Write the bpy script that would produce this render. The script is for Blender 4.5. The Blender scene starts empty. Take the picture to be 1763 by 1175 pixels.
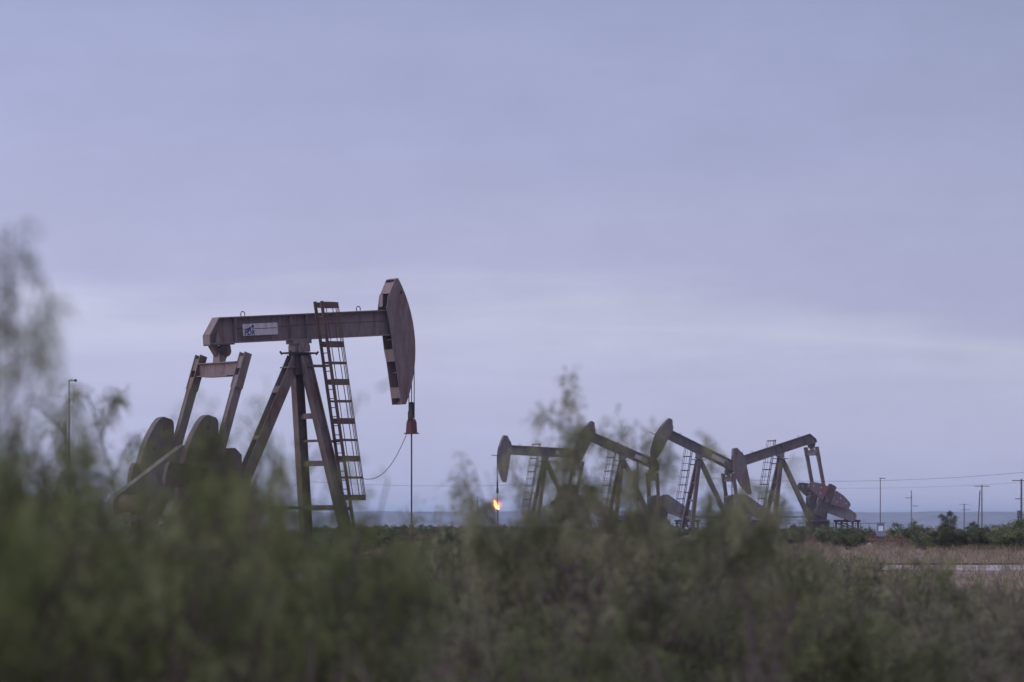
import bpy, bmesh, math, random
import numpy as np
from mathutils import Vector, Matrix
R = math.radians
sc = bpy.context.scene
COL = sc.collection
F = 6611.25; CX = 881.5; HY = 900.0; EYE = 1.2      # photo geometry: focal length in px, centre column, horizon row, eye height

def wx(px, d): return (px - CX) / F * d
def wz(py, d): return EYE + (HY - py) / F * d

# ------------------------------------------------------------------ materials
def new_mat(name):
    m = bpy.data.materials.new(name); m.use_nodes = True
    nt = m.node_tree; b = nt.nodes['Principled BSDF']
    return m, nt, b
def N(nt, t, **kw):
    n = nt.nodes.new(t)
    for k, v in kw.items(): setattr(n, k, v)
    return n
def noise(nt, scale, detail=6, rough=.6, vec=None, stretch=None):
    tc = N(nt, 'ShaderNodeTexCoord')
    src = tc.outputs['Object']
    if stretch:
        mp = N(nt, 'ShaderNodeMapping'); mp.inputs['Scale'].default_value = stretch
        nt.links.new(src, mp.inputs['Vector']); src = mp.outputs['Vector']
    n = N(nt, 'ShaderNodeTexNoise'); n.inputs['Scale'].default_value = scale
    n.inputs['Detail'].default_value = detail; n.inputs['Roughness'].default_value = rough
    nt.links.new(src, n.inputs['Vector'])
    return n
def ramp(nt, src, stops):
    r = N(nt, 'ShaderNodeValToRGB')
    el = r.color_ramp.elements
    while len(el) < len(stops): el.new(.5)
    for e, (p, c) in zip(el, stops): e.position = p; e.color = (*c, 1)
    nt.links.new(src, r.inputs['Fac'])
    return r
def mix(nt, fac, a, b):
    m = N(nt, 'ShaderNodeMix', data_type='RGBA')
    nt.links.new(fac, m.inputs['Factor'])
    for s, v in ((m.inputs['A'], a), (m.inputs['B'], b)):
        if isinstance(v, tuple): s.default_value = (*v, 1)
        else: nt.links.new(v, s)
    return m.outputs['Result']
def metal(name, base, rust, amount, rough=.6):
    m, nt, b = new_mat(name)
    n1 = noise(nt, 1.3, 8, .65, stretch=(1, 1, .45)); n2 = noise(nt, 9, 6, .7, stretch=(1, 1, .25))
    mask = ramp(nt, n1.outputs['Fac'], [(0.62 - amount, (0, 0, 0)), (0.78 - amount, (1, 1, 1))])
    fine = ramp(nt, n2.outputs['Fac'], [(.3, tuple(c * .8 for c in base)), (.7, tuple(c * 1.18 for c in base))])
    c = mix(nt, mask.outputs['Color'], fine.outputs['Color'], rust)
    n3 = noise(nt, 2.2, 5, .6, stretch=(2.2, 2.2, .22)); st = ramp(nt, n3.outputs['Fac'], [(.36, (.55, .5, .5)), (.5, (1, 1, 1)), (.66, (1.0, 1.0, 1.0)), (.8, (1.25, 1.2, 1.2))])
    ml = N(nt, 'ShaderNodeMix', data_type='RGBA', blend_type='MULTIPLY'); ml.inputs['Factor'].default_value = .5
    nt.links.new(c, ml.inputs['A']); nt.links.new(st.outputs['Color'], ml.inputs['B']); c = ml.outputs['Result']
    nt.links.new(c, b.inputs['Base Color'])
    b.inputs['Roughness'].default_value = rough
    b.inputs['Specular IOR Level'].default_value = .3
    bp = N(nt, 'ShaderNodeBump'); bp.inputs['Strength'].default_value = .12; bp.inputs['Distance'].default_value = .02
    nt.links.new(n2.outputs['Fac'], bp.inputs['Height']); nt.links.new(bp.outputs['Normal'], b.inputs['Normal'])
    return m
def mottled(name, c1, c2, scale, rough=.9, stretch=None, c3=None):
    m, nt, b = new_mat(name)
    n = noise(nt, scale, 8, .65, stretch=stretch)
    st = [(.32, c1), (.68, c2)] if c3 is None else [(.3, c1), (.5, c2), (.72, c3)]
    r = ramp(nt, n.outputs['Fac'], st)
    nt.links.new(r.outputs['Color'], b.inputs['Base Color'])
    b.inputs['Roughness'].default_value = rough
    b.inputs['Specular IOR Level'].default_value = .15
    return m
def leaf_mat(name, c1, c2, c3, trans=.3):
    m, nt, b = new_mat(name)
    n = noise(nt, 5.5, 3, .6)
    r = ramp(nt, n.outputs['Fac'], [(.36, tuple(v * .75 for v in c1)), (.5, c2), (.63, tuple(v * 1.25 for v in c3))])
    b.inputs['Roughness'].default_value = .75; b.inputs['Specular IOR Level'].default_value = .15
    nt.links.new(r.outputs['Color'], b.inputs['Base Color'])
    t = N(nt, 'ShaderNodeBsdfTranslucent'); nt.links.new(r.outputs['Color'], t.inputs['Color'])
    mx = N(nt, 'ShaderNodeMixShader'); mx.inputs[0].default_value = trans
    nt.links.new(b.outputs[0], mx.inputs[1]); nt.links.new(t.outputs[0], mx.inputs[2])
    nt.links.new(mx.outputs[0], nt.nodes['Material Output'].inputs['Surface'])
    return m

M = {}
M['paint'] = metal('weathered mauve paint', (.22, .172, .19), (.17, .11, .10), .06)
M['legpaint'] = metal('rusting leg paint', (.18, .15, .155), (.13, .08, .068), .14)
M['dark'] = metal('greasy dark steel', (.06, .05, .055), (.09, .05, .04), .1)
M['rusty'] = metal('brown rusted steel', (.125, .09, .09), (.135, .072, .06), .14)
M['grey'] = metal('grey guard paint', (.25, .225, .255), (.19, .14, .13), .03)
M['red'] = metal('dull red', (.36, .05, .065), (.2, .06, .06), .12)
M['redbrown'] = metal('dark red primer', (.105, .04, .046), (.08, .035, .035), .12)
M['iron'] = metal('cast iron weight', (.145, .12, .125), (.11, .07, .06), .08)
M['farpaint'] = metal('weathered grey green paint', (.16, .14, .145), (.13, .08, .07), .08)
M['farpaint2'] = metal('weathered dark mauve paint', (.175, .14, .155), (.15, .075, .065), .12)
M['wornred'] = metal('worn red weight paint', (.19, .15, .17), (.34, .05, .065), .12)
M['cable'] = metal('steel cable', (.035, .03, .04), (.05, .03, .03), .05)
M['rod'] = metal('dull steel rod', (.13, .11, .12), (.1, .06, .05), .1, .4)
M['sign'] = metal('white sign sheet', (.52, .50, .58), (.42, .38, .42), .0)
M['logo'] = mottled('navy lettering', (.03, .03, .12), (.05, .045, .16), 6)
M['wood'] = mottled('weathered pole wood', (.09, .075, .07), (.16, .135, .125), 2, stretch=(6, 6, .6))
M['galv'] = metal('galvanised pole', (.12, .115, .135), (.1, .08, .08), .02)
M['box'] = metal('pale blue grey cabinet', (.19, .25, .36), (.15, .15, .17), .04)
M['paper'] = mottled('white notice', (.7, .7, .78), (.8, .8, .85), 3)
M['stem'] = mottled('grey brown bark', (.075, .055, .055), (.15, .12, .125), 9, stretch=(1, 1, .4))
M['stemp'] = mottled('purplish twig bark', (.105, .08, .08), (.19, .16, .16), 9)
M['leafA'] = leaf_mat('olive mesquite leaf', (.10, .128, .05), (.172, .21, .086), (.27, .29, .15))
M['leafB'] = leaf_mat('grey green mesquite leaf', (.14, .168, .09), (.215, .235, .138), (.31, .31, .205))
M['leafC'] = leaf_mat('dry reddish leaf', (.16, .14, .085), (.21, .175, .115), (.28, .24, .17))
M['leafD'] = leaf_mat('deep green scrub leaf', (.055, .075, .033), (.09, .115, .05), (.14, .155, .075), .2)
M['leafE'] = leaf_mat('fresh green leaf', (0.101, 0.140, 0.052), (0.162, 0.207, 0.081), (0.246, 0.274, 0.134))
M['grass'] = leaf_mat('dry tan grass', (.19, .155, .10), (.26, .215, .14), (.33, .285, .195), .25)
M['redscrub'] = leaf_mat('rust red weeds', (.12, .075, .05), (.16, .088, .066), (.2, .13, .09), .2)

# ------------------------------------------------------------------ mesh building
class MB:
    def __init__(s): s.v = []; s.f = []
    def add(s, vs, fs):
        o = len(s.v); s.v += [Vector(p) for p in vs]; s.f += [tuple(i + o for i in f) for f in fs]; return s
    def frame(s, p0, p1, up):
        a = (Vector(p1) - Vector(p0)); L = a.length; a = a / L
        u = Vector(up); u = u - a * u.dot(a)
        if u.length < 1e-5:
            u = Vector((1, 0, 0)); u = u - a * u.dot(a)
        u.normalize(); w = a.cross(u)
        return Vector(p0), a, u, w, L
    def slab(s, p0, p1, w, d, up=(0, 0, 1), ow=0., od=0., w1=None, d1=None):
        p, a, u, sd, L = s.frame(p0, p1, up)
        w1 = w if w1 is None else w1; d1 = d if d1 is None else d1
        vs = []
        for t, ww, dd in ((0, w, d), (L, w1, d1)):
            for sx, sy in ((-1, -1), (1, -1), (1, 1), (-1, 1)):
                vs.append(p + a * t + sd * (sx * ww / 2 + ow) + u * (sy * dd / 2 + od))
        return s.add(vs, [(0, 3, 2, 1), (4, 5, 6, 7), (0, 1, 5, 4), (1, 2, 6, 5), (2, 3, 7, 6), (3, 0, 4, 7)])
    def box(s, c, sz):
        c = Vector(c); return s.slab(c - Vector((0, 0, sz[2] / 2)), c + Vector((0, 0, sz[2] / 2)), sz[1], sz[0], (1, 0, 0))
    def hbeam(s, p0, p1, w, d, t=.03, up=(0, 0, 1)):     # flanges across +-up, web along it
        s.slab(p0, p1, w, t, up, 0, d / 2 - t / 2); s.slab(p0, p1, w, t, up, 0, -d / 2 + t / 2)
        return s.slab(p0, p1, t, d - 2 * t, up)
    def prism(s, poly, y0, y1):
        n = len(poly)
        vs = [(x, y0, z) for x, z in poly] + [(x, y1, z) for x, z in poly]
        fs = [tuple(range(n)), tuple(range(2 * n - 1, n - 1, -1))] + [(i, i + n, (i + 1) % n + n, (i + 1) % n) for i in range(n)]
        return s.add(vs, fs)
    def tube(s, pts, r, n=8, r1=None):
        pts = [Vector(p) for p in pts]; k = len(pts); r1 = r if r1 is None else r1; vs = []
        for i, p in enumerate(pts):
            a = (pts[min(i + 1, k - 1)] - pts[max(i - 1, 0)]).normalized()
            u = Vector((0, 0, 1)) if abs(a.z) < .9 else Vector((1, 0, 0))
            u = (u - a * u.dot(a)).normalized(); w = a.cross(u); rr = r + (r1 - r) * i / max(1, k - 1)
            vs += [p + (u * math.cos(2 * math.pi * j / n) + w * math.sin(2 * math.pi * j / n)) * rr for j in range(n)]
        fs = [(i * n + j, i * n + (j + 1) % n, (i + 1) * n + (j + 1) % n, (i + 1) * n + j) for i in range(k - 1) for j in range(n)]
        fs += [tuple(range(n - 1, -1, -1)), tuple(range((k - 1) * n, k * n))]
        return s.add(vs, fs)
    def cyl(s, p0, p1, r, n=16, r1=None): return s.tube([p0, p1], r, n, r1)
    def xf(s, m): s.v = [m @ p for p in s.v]; return s
    def build(s, name, mat, parent=None, smooth=False):
        me = bpy.data.meshes.new(name); me.from_pydata([tuple(p) for p in s.v], [], s.f)
        bm = bmesh.new(); bm.from_mesh(me); bmesh.ops.recalc_face_normals(bm, faces=bm.faces); bm.to_mesh(me); bm.free()
        if smooth:
            for p in me.polygons: p.use_smooth = True
        me.materials.append(mat); o = bpy.data.objects.new(name, me); COL.objects.link(o)
        if parent: o.parent = parent
        return o
def thing(name, label, cat, loc=(0, 0, 0), rz=0, group=None):
    o = bpy.data.objects.new(name, None); COL.objects.link(o); o.location = loc; o.rotation_euler = (0, 0, rz)
    o.empty_display_size = .3
    return tag(o, label, cat, group)
def tag(o, label=None, cat=None, group=None, kind=None):
    for k, v in (('label', label), ('category', cat), ('group', group), ('kind', kind)):
        if v: o[k] = v
    return o
def arr_mesh(name, V, Q, mat):
    """V (n,3) array and Q (m,k) array of equal-size faces"""
    me = bpy.data.meshes.new(name); V = np.asarray(V, dtype=np.float32); Q = np.asarray(Q, dtype=np.int32)
    k = Q.shape[1]
    me.vertices.add(len(V)); me.vertices.foreach_set('co', V.ravel())
    me.loops.add(Q.size); me.loops.foreach_set('vertex_index', Q.ravel())
    me.polygons.add(len(Q)); me.polygons.foreach_set('loop_start', np.arange(0, Q.size, k, dtype=np.int32))
    me.update(calc_edges=True); me.validate()
    me.materials.append(mat)
    return me

# ------------------------------------------------------------------ pumpjack
PZ = 7.5                                             # height of the saddle bearing
def unrot(p, deg):                                   # traced point back into the untilted beam frame
    a = R(-deg); x, z = p[0], p[1] - PZ
    return (x * math.cos(a) - z * math.sin(a), x * math.sin(a) + z * math.cos(a) + PZ)
REAR = [unrot(p, 4) for p in [(3.98, 10.09), (3.66, 9.42), (3.60, 8.99), (3.80, 8.06), (3.88, 7.51), (3.99, 7.05), (4.14, 6.16), (4.24, 5.51)]]
FREAR = [unrot((x, z + PZ), 2.8) for x, z in [(3.93, 2.31), (3.49, 1.38), (3.53, .94), (3.64, .2), (3.79, -.84), (4.06, -2.31)]]
def lerp_edge(edge, z):
    for (x0, z0), (x1, z1) in zip(edge, edge[1:]):
        if z1 <= z <= z0: return x0 + (x1 - x0) * (z0 - z) / (z0 - z1)
    return edge[0][0] if z > edge[0][1] else edge[-1][0]

def pumpjack(label, px, d, yaw, tilt, crank, far=False, sign=True, guide=False, red_tip=False, logo=False, cable=False):
    t = thing('pumpjack', label, 'pumpjack', (wx(px, d), d, 0), yaw, 'oil well pumpjacks')
    P = lambda n, mb, m, par=t, sm=False: mb.build(n, M[m], par, sm)
    T = Matrix.Translation((0, 0, PZ)) @ Matrix.Rotation(-R(tilt), 4, 'Y') @ Matrix.Translation((0, 0, -PZ))
    body = 'paint' if not far else ('farpaint' if guide else 'farpaint2')
    # --- walking beam: I-section with a chamfered tail
    zb, zt = PZ + .26, PZ + 1.20
    b = MB()
    web = [(-3.84, zb + .04), (-3.84, zb + .30), (-3.42, zt - .04), (4.0, zt - .04), (4.0, zb + .04)]
    b.prism(web, -.025, .025)
    b.slab((-3.42, 0, zt - .02), (4.0, 0, zt - .02), .46, .04)
    b.slab((-3.84, 0, zb + .02), (4.0, 0, zb + .02), .46, .04)
    b.slab((-3.85, 0, zb + .32), (-3.425, 0, zt - .01), .46, .04, (-1, 0, 1))
    b.slab((-3.858, 0, zb + .0), (-3.858, 0, zb + .32), .46, .04, (1, 0, 0))
    for x in (-2.75, -.42, .27):
        for s in (-1, 1): b.box((x, s * .125, (zb + zt) / 2), (.035, .19, zt - zb - .09))
    for s in (-1, 1): b.prism([(-3.62, zb + .045), (-3.36, zb + .045), (-3.52, zb + .42)], s * .06, s * .2)
    beam = P('walking_beam', b.xf(T), body)
    for x in (-2.3, 2.65):
        ring = [(x + .09 * math.cos(q), 0, zt + .07 + .1 * math.sin(q)) for q in np.linspace(-.9, math.pi + .9, 12)]
        P('lifting_eye', MB().tube(ring, .018, 6).xf(T), 'dark', beam)
    for s in (-1, 1):
        P('conduit', MB().tube([(-2.75, s * .245, zb + .5), (0, s * .25, zb + .53), (3.6, s * .245, zb + .53)], .014, 5).xf(T), 'dark', beam)
    # --- sign panels on both sides of the beam
    for s in (-1, 1) if sign else ():
        x0, x1 = -2.5, -1.04
        sg = P('sign_panel', MB().box(((x0 + x1) / 2, s * .265, zb + .45), (x1 - x0, .012, .42)).xf(T), 'sign')
        if logo and s < 0:
            yl = s * .273
            cu = bpy.data.curves.new('letters', 'FONT'); cu.body = 'PDR'; cu.size = .235; cu.shear = .12; cu.extrude = .002; cu.offset = .006
            tmp = bpy.data.objects.new('tmp', cu); COL.objects.link(tmp); bpy.context.view_layer.update()
            me = bpy.data.meshes.new_from_object(tmp.evaluated_get(bpy.context.evaluated_depsgraph_get()))
            bpy.data.objects.remove(tmp)
            me.transform(T @ Matrix.Translation((x0 + .05, yl, zb + .265)) @ Matrix.Rotation(R(90), 4, 'X'))
            me.materials.append(M['logo']); o = bpy.data.objects.new('lettering', me); COL.objects.link(o); o.parent = sg
            e = MB()
            X, Z = x0 + .1, zb + .47
            e.prism([(X, Z), (X + .02, Z - .035), (X + .34, Z + .085), (X + .33, Z + .12)], yl - .003, yl)
            e.prism([(X + .29, Z + .05), (X + .34, Z + .03), (X + .37, Z + .1), (X + .33, Z + .16), (X + .28, Z + .13)], yl - .0035, yl + .0005)
            e.prism([(X + .08, Z - .04), (X + .13, Z + .05), (X + .19, Z + .05), (X + .25, Z - .04), (X + .2, Z - .04), (X + .16, Z + .01), (X + .13, Z - .04)], yl - .004, yl + .001)
            P('pump_emblem', e.xf(T), 'logo', sg)
            P('edge_strip', MB().slab((x0 + .02, yl, zb + .475), (x1 - .02, yl, zb + .475), .004, .02).xf(T), 'dark', sg)
    # --- horsehead: two side plates, curved front plate, cross plates at the back
    rad = 4.87
    RE = FREAR if far else REAR
    ang = np.linspace(math.asin((RE[0][1] + .02 - PZ) / rad), math.asin((RE[-1][1] - PZ) / rad), 15)
    front = [(rad * math.cos(a), PZ + rad * math.sin(a)) for a in ang]
    rear = list(RE)
    poly = front + rear[::-1]
    h = MB(); h.prism(poly, -.30, -.272); h.prism(poly, .272, .30)
    for (xa, za), (xb, zb_) in zip(front, front[1:]):
        h.slab((xa - .03, 0, za), (xb - .03, 0, zb_), .54, .03, (1, 0, 0))
    def back(z0, z1, off=.012): h.slab((lerp_edge(rear, z0) + off, 0, z0), (lerp_edge(rear, z1) + off, 0, z1), .542, .02, (1, 0, 0))
    top = rear[0][1]
    back(top - .12, top - .52); back(top - 2.55, top - 3.0); back(top - 3.95, top - 4.35)
    h.slab((rear[0][0], 0, top - .02), (front[0][0] - .05, 0, top - .0), .542, .02)
    h.box((4.42, 0, top - 3.42), (.55, .54, .03)); h.box((4.3, 0, top - 1.0), (.75, .54, .03)); h.box((4.36, 0, top - 2.2), (.75, .54, .03))
    h.slab((lerp_edge(rear, top - .75) + .03, .15, top - .54), (lerp_edge(rear, top - .95) + .03, .15, top - .98), .22, .02, (1, 0, 0))
    for s in (-1, 1): h.cyl((rear[0][0] + .33, s * .299, top - .52), (rear[0][0] + .33, s * .304, top - .52), .05, 12)
    head = P('horsehead', h.xf(T), body)
    for s in (-1, 1):
        P('painted_hole', MB().cyl((rear[0][0] + .22, s * .299, top - .5), (rear[0][0] + .22, s * .3045, top - .5), .055, 12).xf(T), 'cable', head)  # dark disc on the plate, paints in the shade of an open hole
    if red_tip:
        P('red_head_tip', MB().prism([(4.08, rear[-1][1] + .03), (4.27, rear[-1][1] + .03), (4.42, rear[-1][1] + .5), (4.05, rear[-1][1] + .3)], -.305, .305).xf(T), 'red', head)  # red prism over the lower tip of the head
    if guide:
        P('locking_rod', MB().cyl((4.4, 0, PZ + .05), (5.55, 0, PZ + .12), .035, 8).xf(T), 'dark', head)
    # --- saddle bearing and post head
    s_ = MB(); s_.box((0, 0, PZ + .19), (.78, .5, .135)); s_.slab((0, -.2, PZ), (0, .2, PZ), .62, .3, (0, 0, 1), od=-.02)
    s_.cyl((0, -.42, PZ), (0, .42, PZ), .16, 16)
    for s in (-1, 1): s_.box((0, s * .33, PZ - .06), (.42, .14, .24))
    P('saddle_bearing', s_.xf(T), 'paint')
    hd = MB(); hd.box((0, 0, PZ - .215), (.98, .82, .06)); hd.slab((0, 0, PZ - 1.0), (0, 0, PZ - .245), .62, .72, (1, 0, 0), w1=.5, d1=.56)
    for sx in (-1, 1):
        for sy in (-1, 1): hd.cyl((sx * .53, sy * .3, PZ - .27), (sx * .6, sy * .34, PZ - .15), .035, 6)
    P('post_head', hd, 'dark')
    # --- Samson post
    for s in (-1, 1):
        l = MB(); l.hbeam((.04, s * .27, 7.2), (1.2, s * 1.36, .62), .34, .36, .03, (1, 0, .2)); l.box((1.22, s * 1.375, .60), (.6, .55, .05))
        P('front_leg', l, 'legpaint')
    l = MB(); p0, p1 = (-.2, 0, 7.12), (-3.02, 0, 1.38)
    l.hbeam(p0, p1, .40, .40, .035, (0, 1, 0))
    l.slab((-.75, 0, 6.0), (-.87, 0, 5.76), .40, .41, (0, 1, 0)); l.slab((-1.62, 0, 4.22), (-1.7, 0, 4.07), .40, .41, (0, 1, 0))
    l.slab((-.36, 0, 6.78), (-.62, 0, 6.76), .62, .05)
    P('rear_leg', l, 'legpaint')
    def leg_at(z, s): k = (7.2 - z) / 6.58; return Vector((.04 + 1.16 * k, s * (.27 + 1.09 * k), z))
    for z, w in ((5.03, .2), (4.14, .09), (3.33, .2), (1.73, .2)):
        P('cross_brace', MB().slab(leg_at(z, -1), leg_at(z, 1), .08, w), 'legpaint')
    for s in (-1, 1):
        P('side_brace', MB().slab((-2.75, s * .26, 1.73), leg_at(1.73, s), .09, .1), 'legpaint')
    # --- equalizer and its bearing
    ex, ez = unrot((-3.36, 7.33), 4); e = T @ Vector((ex, 0, ez)); ex, ez = e.x, e.z
    eb = MB()
    eb.slab((-3.62, 0, PZ + .24), (-3.42, 0, PZ - .2), .34, .22, (1, 0, 0), w1=.26, d1=.16)
    eb.cyl((-3.2, -.2, PZ + .0), (-3.2, .2, PZ + .0), .21, 18); eb.slab((-3.18, 0, PZ + .2), (-3.14, 0, PZ + .05), .34, .34, (1, 0, 0)); eb.slab((-3.22, 0, PZ - .02), (-3.34, 0, PZ - .34), .3, .3, (1, 0, 0), d1=.2)
    eb.box((-3.36, 0, PZ + .235), (1.0, .5, .05)); eb.xf(T)
    q = MB(); ce = ez - .70
    q.hbeam((ex, -1.33, ce), (ex, 1.33, ce), .32, .48, .035)
    q.slab((ex, -.75, ce - .26), (ex, .75, ce - .26), .32, .035)
    q.slab((ex, 0, ce + .22), (ex, 0, ez + .12), .46, .26, (1, 0, 0), w1=.3)
    eq = P('equalizer', q, 'paint')
    P('equalizer_bearing', eb, 'rusty')
    P('center_pin', MB().cyl((ex, -.3, ez - .02), (ex, .3, ez - .02), .15, 14), 'dark')
    # --- pitmans, cranks, counterweights
    ax, az = -3.6, 2.3; ca, sa = math.cos(R(crank)), math.sin(R(crank))
    pin = (ax + 1.08 * ca, az + 1.08 * sa)
    for s in (-1, 1):
        pt = Vector((ex, s * 1.5, ce)); pb = Vector((pin[0], s * 1.52, pin[1])); dr = (pt - pb).normalized()
        m = MB(); m.slab(pb, pt - dr * .3, .27, .22, (0, 1, 0)); m.slab(pb, pt - dr * .6, .30, .03, (0, 1, 0), od=.11); m.slab(pb, pt - dr * .6, .30, .03, (0, 1, 0), od=-.11)
        m.slab(pt - dr * .75, pt + dr * .55, .05, .30, (1, 0, 0), ow=.16); m.slab(pt - dr * .75, pt + dr * .55, .05, .30, (1, 0, 0), ow=-.16)
        m.slab(pt - dr * .05, pt + dr * .40, .24, .26, (1, 0, 0)); m.cyl(pb - Vector((0, .2, 0)), pb + Vector((0, .2, 0)), .2, 14)
        P('pitman_arm', m, 'legpaint')
        C = lambda uv: (ax + uv[0] * ca + uv[1] * sa, az + uv[0] * sa - uv[1] * ca)
        y0, y1 = s * 1.08, s * 1.32
        k = MB().prism([C(p) for p in [(-.5, -.4), (-.3, -.55), (.6, -.5), (2.72, -.4), (2.78, -.2), (2.78, .2), (2.72, .4), (.6, .5), (-.3, .55), (-.5, .4)]], y0, y1)
        k.cyl((ax, s * 1.0, az), (ax, s * 1.36, az), .34, 20)
        for u in (1.5, 2.1, 2.5): k.cyl((*[C((u, 0))[0]], s * 1.28, C((u, 0))[1]), (C((u, 0))[0], s * 1.33, C((u, 0))[1]), .07, 10)
        ck = P('crank_arm', k, 'iron')
        for v in (-1, 1):
            prof = [(.95, .43), (1.07, .98), (1.2, 1.55), (1.33, 2.1), (1.38, 2.22), (1.47, 2.29), (1.8, 2.31), (1.93, 2.22), (2.06, 1.99), (2.24, 1.48), (2.33, 1.0), (2.36, .59), (2.38, .43)]
            w = MB().prism([C((a, b_ * v)) for a, b_ in prof], s * 1.33, s * 1.67)
            cw = P('counterweight', w, 'wornred' if far and (v < 0 or s > 0) else 'iron', ck)
            for u, vv in ((1.45, .95), (1.95, 1.1), (1.72, 1.85)):
                c0 = C((u, vv * v)); MB().cyl((c0[0], s * 1.32, c0[1]), (c0[0], s * 1.685, c0[1]), .065, 10).build('bolt_or_sky_dot', M['sign'] if far else M['dark'], ck)  # near: dark bolts; far: pale dots painted as sky showing through holes
    # --- gearbox, brake drum, pedestal
    g = MB(); g.prism([(-4.5, 1.36), (-4.62, 2.5), (-4.42, 3.3), (-4.0, 3.68), (-3.5, 3.82), (-3.0, 3.84), (-2.74, 3.6), (-2.72, 3.0), (-3.1, 2.1), (-3.25, 1.36)], -.5, .45)
    g.prism([(-4.75, 1.37), (-4.75, 1.47), (-3.2, 1.47), (-3.2, 1.37)], -.62, .56)
    g.cyl((ax, -1.05, az), (ax, 1.05, az), .2, 16); g.cyl((ax, -.62, az), (ax, .56, az), .45, 20); g.box((-3.6, 0, 3.85), (.5, .4, .12))
    P('gearbox', g, 'iron')
    P('brake_drum', MB().cyl((-4.3, -.62, 3.1), (-4.3, -.82, 3.1), .5, 24), 'dark')
    pd = MB()
    for s in (-1, 1): pd.hbeam((-4.8, s * .48, .95), (-2.7, s * .48, .95), .3, .8, .04)
    pd.box((-4.77, 0, .95), (.05, .66, .78)); pd.box((-2.73, 0, .95), (.05, .66, .78))
    P('gearbox_pedestal', pd, 'redbrown' if far else 'dark')
    # --- belt guard
    c0, r0, c1, r1 = (-4.25, 3.1), .84, (-6.88, 1.78), .46
    ang0 = math.atan2(c1[1] - c0[1], c1[0] - c0[0])
    pg = [(c0[0] + r0 * math.cos(q), c0[1] + r0 * math.sin(q)) for q in np.linspace(ang0 + R(98), ang0 + R(262), 16)]
    pg += [(c1[0] + r1 * math.cos(q), c1[1] + r1 * math.sin(q)) for q in np.linspace(ang0 - R(98), ang0 + R(98), 12)]
    bg = MB(); bg.prism(pg, .62, .98)
    n = len(pg)
    for i in range(n):
        a, b_ = pg[i], pg[(i + 1) % n]; bg.slab((a[0], .8, a[1]), (b_[0], .8, b_[1]), .40, .03, (-(b_[1] - a[1]), 0, b_[0] - a[0]))
    P('belt_guard', bg, 'grey')
    P('guard_stay', MB().slab((-6.55, .8, .7), (-6.2, .8, 2.0), .08, .12), 'dark')
    # --- motor on a raised platform
    mp = MB(); mp.box((-6.75, 0, 1.35), (2.1, 1.7, .22))
    for x in (-7.6, -5.9):
        for s in (-1, 1): mp.box((x, s * .72, .85), (.16, .16, .8))
    mp.slab((-7.6, -.72, .55), (-5.9, -.72, 1.2), .06, .1); mp.slab((-7.6, .72, .55), (-5.9, .72, 1.2), .06, .1)
    P('motor_platform', mp, 'redbrown' if far else 'paint')
    mo = MB(); mo.cyl((-6.88, -.55, 1.86), (-6.88, .5, 1.86), .34, 20); mo.cyl((-6.88, -.66, 1.86), (-6.88, -.55, 1.86), .26, 20); mo.box((-6.88, 0, 1.5), (.6, .7, .1)); mo.box((-6.5, -.1, 1.95), (.2, .3, .3))
    for i in range(8): mo.box((-6.88, -.42 + .11 * i, 2.19), (.3, .025, .06))
    P('motor', mo, 'redbrown' if far else 'rusty')
    # --- skid
    sk = MB()
    for s in (-1, 1): sk.hbeam((-7.9, s * 1.0, .3), (1.95, s * 1.0, .3), .34, .5, .04)
    for x in (-7.6, -5.9, -4.7, -2.8, -.6, 1.4): sk.box((x, 0, .3), (.3, 1.62, .36))
    sk.box((1.22, 0, .555), (.7, 3.3, .05)); sk.box((-3, 0, .025), (10.2, 3.6, .05))
    P('skid', sk, 'redbrown' if far else 'dark')
    if far:
        gr = MB(); yy = 2.15
        loop = [(-9.0, -yy), (-9.0, yy), (-2.3, yy), (-2.3, -yy), (-9.0, -yy)]
        for (xa, ya), (xb, yb) in zip(loop, loop[1:]):
            for z in (1.12,): gr.slab((xa, ya, z), (xb, yb, z), .035, .035)
            nn = 3 if xa != xb else 2
            for i in range(nn): kx = i / nn; gr.box((xa + (xb - xa) * kx, ya + (yb - ya) * kx, .57), (.04, .04, 1.13))
        P('guard_rail', gr, 'redbrown')
    # --- ladder with safety cage
    la, lb = Vector((.26, -.85, 9.12)), Vector((1.82, -.85, .02))
    def lad(z): k = (9.12 - z) / 9.1; return la + (lb - la) * k
    lm = MB() if far else None; LR = []
    for s in (-1, 1):
        r_ = MB()
        r_.slab(la + Vector((0, s * .22, 0)), lb + Vector((0, s * .22, 0)), .05, .065 if far else .11, (1, 0, 0)); LR.append(r_)
    lroot = P('ladder', MB().slab(lad(1.7) + Vector((0, -.24, 0)), lad(1.7) + Vector((0, .24, 0)), .05, .12), 'rusty')
    for z in (6.82, 4.12):
        P('standoff', MB().slab(lad(z) + Vector((0, .22, 0)), leg_at(z, -1), .06, .1).slab(lad(z) + Vector((0, -.24, 0)), lad(z) + Vector((0, .24, 0)), .05, .08), 'rusty', lroot)
    for r_ in LR: P('rail', r_, 'rusty', lroot)
    rg = MB()
    for i in range(27):
        z = .45 + .325 * i; p = lad(z)
        if far: P('rung', MB().slab(p + Vector((0, -.2, 0)), p + Vector((0, .2, 0)), .016, .016), 'rusty', lroot)
        else: P('rung', MB().cyl(p + Vector((0, -.21, 0)), p + Vector((0, .21, 0)), .016, 6), 'rusty', lroot)
    def hoop_pts(z): 
        p = lad(z); return [p + Vector((.05 + (.34 if abs(q) < 9 else 0) + .40 * math.cos(q), .33 * math.sin(q), 0)) for q in np.linspace(-math.pi / 2, math.pi / 2, 11)]
    def hoop_full(z): p = lad(z); return [p + Vector((.03, -.25, 0))] + hoop_pts(z) + [p + Vector((.03, .25, 0))]
    cg = MB(); cage = None
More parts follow.
